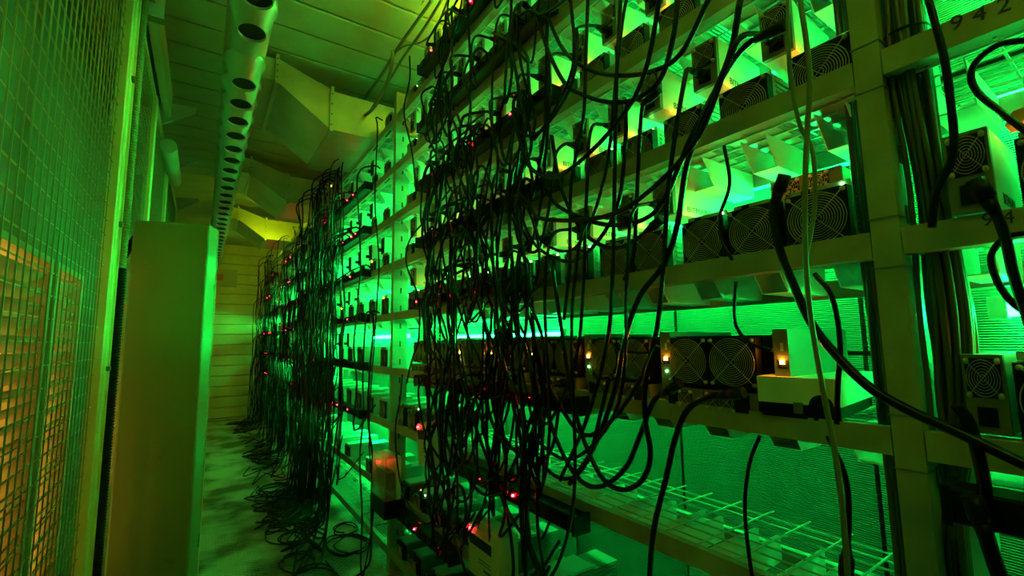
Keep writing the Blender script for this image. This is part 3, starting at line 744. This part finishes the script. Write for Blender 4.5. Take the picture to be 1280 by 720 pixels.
cable([(0.800, 0.308, 2.018), (0.800, 0.304, 1.880), (0.800, 0.318, 1.762), (0.800, 0.331, 1.632), (0.800, 0.335, 1.502), (0.800, 0.327, 1.377), (0.800, 0.317, 1.259), (0.800, 0.315, 1.135), (0.800, 0.320, 1.056), (0.800, 0.338, 0.897), (0.800, 0.377, 0.610)], 0.0042, 'pale grey cable hanging close to the camera left of the near post', None, m='greycord')
cable([(0.820, 0.334, 2.045), (0.820, 0.341, 1.936), (0.820, 0.335, 1.816), (0.820, 0.318, 1.753), (0.820, 0.323, 1.659), (0.820, 0.345, 1.569)], 0.0035, 'thin grey cable twisting beside the pale one near the top edge', None, m='greycord')
cable([(1.000, 0.405, 1.574), (1.000, 0.378, 1.524), (1.000, 0.372, 1.435), (1.000, 0.382, 1.360), (1.000, 0.390, 1.285)], 0.005, 'thin cord dangling in front of the pale tray', None)
cable([(1.020, 0.415, 1.257), (1.020, 0.393, 1.194), (1.020, 0.391, 1.123), (1.020, 0.403, 1.026)], 0.005, 'thin cord hanging from the eye-level beam over the wire deck', None, plug1=True)
cable([(1.020, 0.548, 1.236), (1.020, 0.576, 1.171), (1.020, 0.593, 1.081), (1.020, 0.592, 0.981), (1.020, 0.582, 0.871), (1.020, 0.578, 0.731)], 0.0042, 'thin green-lit cord hanging over the middle of the wire deck', None)
cable([(1.020, 0.583, 1.911), (1.020, 0.576, 1.813), (1.020, 0.606, 1.742), (1.020, 0.604, 1.683), (1.020, 0.583, 1.631)], 0.0042, 'thin cord between the wide fans above eye height', None)
cable([(1.020, 0.577, 1.579), (1.020, 0.587, 1.500), (1.020, 0.578, 1.463), (1.020, 0.551, 1.435), (1.020, 0.507, 1.421)], 0.004, 'thin patch cord plugged beside the right-hand green light', None)
cable([(1.020, 0.979, 1.527), (1.020, 0.983, 1.460), (1.020, 0.953, 1.422), (1.020, 0.884, 1.411), (1.020, 0.809, 1.414)], 0.004, 'thin amber-lit patch cord plugged at the bright amber light', None)
cable([(0.990, 0.190, 2.022), (0.990, 0.180, 1.907), (0.990, 0.179, 1.823), (0.990, 0.181, 1.762), (0.990, 0.189, 1.725), (0.990, 0.210, 1.684), (0.990, 0.220, 1.626)], 0.0061, 'black cord falling from the top edge past the tall supply at right', None)
cable([(1.020, 0.088, 1.893), (1.020, 0.121, 1.905), (1.020, 0.147, 1.893), (1.020, 0.157, 1.870), (1.020, 0.152, 1.840), (1.020, 0.135, 1.805), (1.020, 0.116, 1.771), (1.020, 0.102, 1.746)], 0.005, 'black cord curving in an S at the upper right edge', None)
cable([(1.000, 0.159, 1.671), (1.000, 0.147, 1.632), (1.000, 0.141, 1.591), (1.000, 0.138, 1.536), (1.000, 0.130, 1.470), (1.000, 0.119, 1.390), (1.000, 0.099, 1.337)], 0.0073, 'thick black cord from the tall supply leaving at the right edge', None, plug0=True)
cable([(1.030, 0.118, 1.602), (1.030, 0.146, 1.598), (1.030, 0.163, 1.573), (1.030, 0.161, 1.534), (1.030, 0.148, 1.498), (1.030, 0.130, 1.475)], 0.005, 'thin cord bowing left at the right picture edge', None)
cable([(0.970, 0.212, 1.343), (0.970, 0.201, 1.315), (0.970, 0.195, 1.269), (0.970, 0.193, 1.213), (0.970, 0.201, 1.182)], 0.0088, 'thick black cord bending down to the strip at lower right', None)
cable([(0.940, 0.198, 1.195), (0.940, 0.192, 1.164), (0.940, 0.186, 1.129), (0.940, 0.177, 1.075), (0.940, 0.170, 0.940)], 0.01, 'thick plugged cord leaving the strip at the lower right corner', None, plug0=True)
cable([(1.000, 2.265, 3.423), (1.000, 2.573, 3.437), (1.000, 2.849, 3.448), (1.000, 3.152, 3.430), (1.000, 3.621, 3.442), (1.000, 3.978, 3.346)], 0.0106, 'green-lit conduit running down the upper front edge of the rack', 'conduits at the top of the rack', m='greycord')
cable([(1.000, 2.135, 3.335), (1.000, 2.415, 3.314), (1.000, 2.708, 3.322), (1.000, 2.987, 3.296), (1.000, 3.454, 3.264)], 0.0083, 'green-lit conduit running down the upper front edge of the rack', 'conduits at the top of the rack', m='greycord')
cable([(1.000, 2.383, 3.503), (1.000, 2.716, 3.526), (1.000, 2.982, 3.524), (1.000, 3.310, 3.526), (1.000, 3.842, 3.524)], 0.0071, 'green-lit conduit running down the upper front edge of the rack', 'conduits at the top of the rack', m='greycord')
cable([(1.000, 2.055, 3.281), (1.000, 2.207, 3.212), (1.000, 2.401, 3.244), (1.000, 2.711, 3.392), (1.000, 2.880, 3.442)], 0.0059, 'green-lit conduit running down the upper front edge of the rack', 'conduits at the top of the rack', m='greycord')
cable([(0.950, 2.784, 3.381), (0.950, 2.825, 3.254), (0.950, 2.985, 3.172), (0.950, 3.282, 3.173), (0.950, 3.786, 3.318), (0.950, 4.381, 3.580), (0.950, 4.955, 3.897), (0.950, 5.247, 4.188), (0.950, 5.004, 4.212)], 0.0118, 'pale green hose looping to the nearest tapered duct', None, m='greycord')
cable([(0.970, 2.261, 2.108), (0.970, 2.491, 2.041), (0.970, 2.537, 1.906), (0.970, 2.362, 1.701), (0.970, 2.334, 1.481), (0.970, 2.433, 1.350), (0.970, 2.513, 1.214)], 0.005, 'cord bowing in front of the slotted post', None)
cable([(0.950, 2.524, 1.268), (0.950, 2.556, 1.122), (0.950, 2.626, 0.934), (0.950, 2.539, 0.689), (0.950, 2.359, 0.571), (0.950, 2.183, 0.566), (0.950, 2.020, 0.668), (0.950, 1.971, 0.822)], 0.0054, 'cord looping below the breaker box on the slotted post', None)
cable([(1.000, 2.608, 3.266), (1.000, 2.602, 3.100), (1.000, 2.693, 2.927), (1.000, 2.547, 2.604), (1.000, 2.476, 2.331)], 0.0054, 'cord falling from the top shelf beside the slotted post head', None)
cable([(0.900, 1.338, 1.245), (0.900, 1.285, 1.094), (0.900, 1.280, 0.942), (0.900, 1.248, 0.804), (0.900, 1.139, 0.706)], 0.0071, 'thick shiny cord in front of the two-light power strip', None)
cable([(0.920, 1.880, 1.296), (0.920, 1.831, 1.060), (0.920, 1.877, 0.849), (0.920, 1.838, 0.663), (0.920, 1.665, 0.481)], 0.0059, 'cord dropping to the bottom edge left of the red-lit meter', None)
cable([(0.930, 1.783, 1.438), (0.930, 1.678, 1.146), (0.930, 1.541, 0.985), (0.930, 1.485, 0.939), (0.930, 1.508, 0.923), (0.930, 1.680, 0.894), (0.930, 1.820, 0.910)], 0.0054, 'cord hooking round above the two-light power strip', None)
def seq(k0): return [LV[k] for k in k0]
rc = random.Random(21)
YMAX = 2.14
def hang(y0, z0, end, zb, x0=XR - .075, out=.10):
    """from a strip socket out, down to zb, and back up to a supply inlet"""
    x = x0 - rc.uniform(.02, out); y1 = min(end[1], YMAX + .03); ym = (y0 + y1) / 2 + rc.uniform(-.05, .05)
    j = lambda s_: rc.uniform(-s_, s_)
    off = rc.uniform(0, .45)
    c = lambda v: v if v < YMAX else YMAX - off - .3 * (v - YMAX) + rc.uniform(-.02, .02)
    p = [(x0, y0, z0), (x0 - .045, y0, z0 + .012), (x, c(y0 + j(.02)), z0 - .05)]
    h = z0 - zb; h2 = end[2] - zb
    p += [(x + j(.02), c(y0 + (ym - y0) * .12 + j(.03)), z0 - h * .45), (x + j(.02), c(y0 + (ym - y0) * .35 + j(.03)), z0 - h * .8), (x + j(.02), c(ym), zb)]
    p += [(x + j(.02), c(y1 + (ym - y1) * .3 + j(.03)), zb + h2 * .25), (x + j(.02), c(y1 + (ym - y1) * .08 + j(.03)), zb + h2 * .7),
          (x + .02, c(end[1]), end[2] - .045), (end[0] - .065, end[1], end[2] - .004), (end[0] - .022, end[1], end[2])]
    return p
# middle bay: one cord from each power supply to a strip
for k in 'HGDCA':
    for q, e in enumerate(PSUS[k]):
        if e[1] > 2.4 or (e[1] < 1.12 and rc.random() < .55): continue
        kk = k if rc.random() < .55 else {'H': 'G', 'G': 'D', 'D': 'C', 'C': 'A', 'A': 'B'}[k]
        z0 = LV[kk] + (.02 if kk != 'B' else -.045)
        y0 = max(1.28, min(2.10, e[1] + rc.uniform(-.35, .35)))
        zb = min(z0, e[2]) - rc.choice([rc.uniform(.12, .3), rc.uniform(.25, .65)])
        cable(hang(y0, z0, e, max(zb, .75)), rc.choice([.005, .0058, .0066]), f'black cord looping from power supply {ORD[q]} in line on the {SHELF[k]}', f'looping cords of the {SHELF[k]}', plug1=True)
for i in range(9):
    y0 = rc.uniform(1.25, 2.25); e = (XF - .01, .688 + .305 * rc.randint(2, 5) - .08, LV['B'] + .02)
    cable(hang(y0, LV['B'] - .045, e, rc.uniform(.75, 1.1)), .0058, 'black cord looping below the twin-fan machines at eye height', 'looping cords below the twin-fan machines', plug1=True)
# long drops
for i in range(22):
    y0 = rc.uniform(1.35, 2.05); zt = rc.choice([3.0, 2.7, 2.35, 2.0]); zb = rc.uniform(.45, 1.2); x = rc.uniform(.87, .975)
    p = [(XR - .07, y0, zt)]; yy = y0; vy = 0
    z = zt - .08
    while z > zb:
        vy = max(-.12, min(.12, vy + rc.uniform(-.09, .09))); yy = max(1.25, yy + vy); yy = yy if yy < x * 2.33 else 2 * x * 2.33 - yy; vy = vy if yy < x * 2.25 else -abs(vy); p.append((x + rc.uniform(-.03, .03), yy, z)); z -= rc.uniform(.12, .26)
    p += [(x + .02, yy + .03, zb), (XR - .03, yy + rc.uniform(-.08, .08), zb + .12)]
    cable(p, rc.choice([.005, .006]), 'long black cord dropping from the %s through the middle bay' % {3.0: 'topmost shelf', 2.7: 'second shelf down', 2.35: 'third shelf down', 2.0: 'fourth shelf down'}[zt], 'long drop cords of the middle bay', sub=5)
# slack cords curling between the strips
for i in range(17):
    k = rc.choice('GDCAB'); z0 = LV[k] + (.02 if k != 'B' else -.045); y0 = rc.uniform(1.3, 2.05); x = rc.uniform(.86, .94); R_ = rc.uniform(.10, .24)
    p = [(XR - .075, y0, z0), (XR - .12, y0, z0 + .01)]
    a0 = rc.uniform(-.4, .4); n_ = rc.randint(7, 13); yc, zc = y0 - rc.uniform(-.1, .15), z0 - R_ - rc.uniform(.05, .3)
    for q in range(n_):
        a = math.pi * .6 + a0 + q * .75; g = 1 - .25 * q / n_
        yy = yc + R_ * g * math.cos(a) * .8; yy = min(yy, x * 2.36)
        p.append((x + rc.uniform(-.015, .015), yy, zc + R_ * g * 1.25 * math.sin(a) - q * .018))
    p.append((XR - .05, min(2.1, p[-1][1] + .04), p[-1][2] + .10))
    cable(p, rc.choice([.0048, .0056, .0064]), f'slack black cord curling in rings below the {SHELF[k]}, middle bay', f'curled cords below the {SHELF[k]}')
# curtains of the farther bays
for bi, cnt, nm in ((2, 125, 'second rack bay'), (3, 48, 'third rack bay'), (4, 34, 'farthest rack bay')):
    for i in range(cnt):
        lo, hi = {2: (3.75, 5.5), 3: (5.9, 8.2), 4: (8.5, 10.4)}[bi]
        y0 = rc.triangular(lo, hi, lo + (hi - lo) * .55) if rc.random() < .75 else rc.uniform(3.1 if bi == 2 else lo, hi)
        zt = rc.choice([3.05, 2.7, 2.35, 2.0, 1.65, 1.3]); zb = rc.choice([.02, .02, rc.uniform(.2, 1.2)]); x = rc.uniform(.78, .98)
        if zb > zt - .4: zb = .02
        p = [(XR - .05, y0, zt), (XR - .10, y0, zt + .01)]; yy = y0; z = zt - .1
        while z > zb + .05:
            yy += rc.uniform(-.085, .085); p.append((x + rc.uniform(-.025, .025), yy, z)); z -= rc.uniform(.22, .36)
        if zb < .05:
            p += [(x - .02, yy, .05), (x - rc.uniform(.05, .16), yy + rc.uniform(-.2, .05), .008), (x - rc.uniform(.08, .4), yy + rc.uniform(-.45, .1), .007), (x - rc.uniform(.0, .3), yy + rc.uniform(-.5, .3), .007)]
        else: p += [(x + .02, yy + .05, zb), (XR - .03, yy + .1, zb + .15)]
        r_ = rc.choice([.005, .006, .0072]); cable(p, r_, '%s dark cord hanging from the %s %s, %s' % ({.005: 'thin', .006: 'medium', .0072: 'thick'}[r_], {3.05: 'topmost shelf', 2.7: 'second shelf', 2.35: 'third shelf', 2.0: 'fourth shelf', 1.65: 'fifth shelf', 1.3: 'sixth shelf'}[zt], 'to the floor' if zb < .05 else 'in mid-air', nm), f'cord curtain of the {nm}', sub=4, n=5)
# coils on the floor
for i in range(13):
    cx, cy = rc.uniform(.55, 1.0), rc.uniform(3.15, 5.2); R_ = rc.uniform(.08, .20); p = []
    for q in range(rc.randint(12, 22)):
        a = q * .7; rr = R_ * (1 + rc.uniform(-.15, .15)); p.append((cx + rr * math.cos(a) * .9, cy + rr * math.sin(a) * 1.3, .008 + .0015 * q))
    cable(p, .0055, 'slack black cord coiled on the floor at the foot of the rack', 'coils on the aisle floor', sub=4, n=5)
# upright bundles beside the near post
for i in range(26):
    a = rc.uniform(0, 2 * math.pi); q = math.sqrt(rc.random()); ox, oy = math.cos(a) * q, math.sin(a) * q
    p = []
    for z, yc, ry, rx in ((3.3, .262, .030, .03), (2.35, .262, .030, .03), (2.10, .268, .027, .03), (1.93, .268, .027, .03), (1.72, .262, .022, .025), (1.50, .258, .030, .03), (1.36, .262, .026, .03), (1.27, .268, .022, .025), (1.17, .276, .010, .013), (1.02, .286, .016, .018), (.6, .282, .02, .02), (.05, .28, .03, .03)):
        ox = max(-1, min(1, ox + rc.uniform(-.25, .25))); oy = max(-1, min(1, oy + rc.uniform(-.25, .25)))
        p.append((1.105 + ox * rx, yc - .018 + oy * ry, z))
    cable(p, .0047, 'thin dark cable tied into the upright bundle right of the near post', 'upright cable bundle right of the near post', 'bundlecord', sub=5, name='bundle_cable')
for i in range(8):
    ox, oy = rc.uniform(-1, 1), rc.uniform(-1, 1)
    p = [(1.13 + ox * .02, .352 + oy * .012 + rc.uniform(-.004, .004), z) for z in (2.4, 2.2, 2.0, 1.8, 1.6, 1.45, 1.3, 1.1, .7, .05)]
    cable(p, .004, 'thin dark cable in the slimmer bundle left of the near post', 'upright cable bundle left of the near post', 'bundlecord', sub=4, name='bundle_cable')
for z, yc, rx in ((2.03, .256, .036), (1.165, .264, .016)):
    tag(obj('cable_tie', MB().revolve([(rx, -.002), (rx + .002, -.002), (rx + .002, .002), (rx, .002)], (1.105, yc - .006, z), 'z', 16), 'black'), 'black cable tie around the %s of the upright bundle' % ('upper part' if z > 2 else 'waist'), 'cable tie')
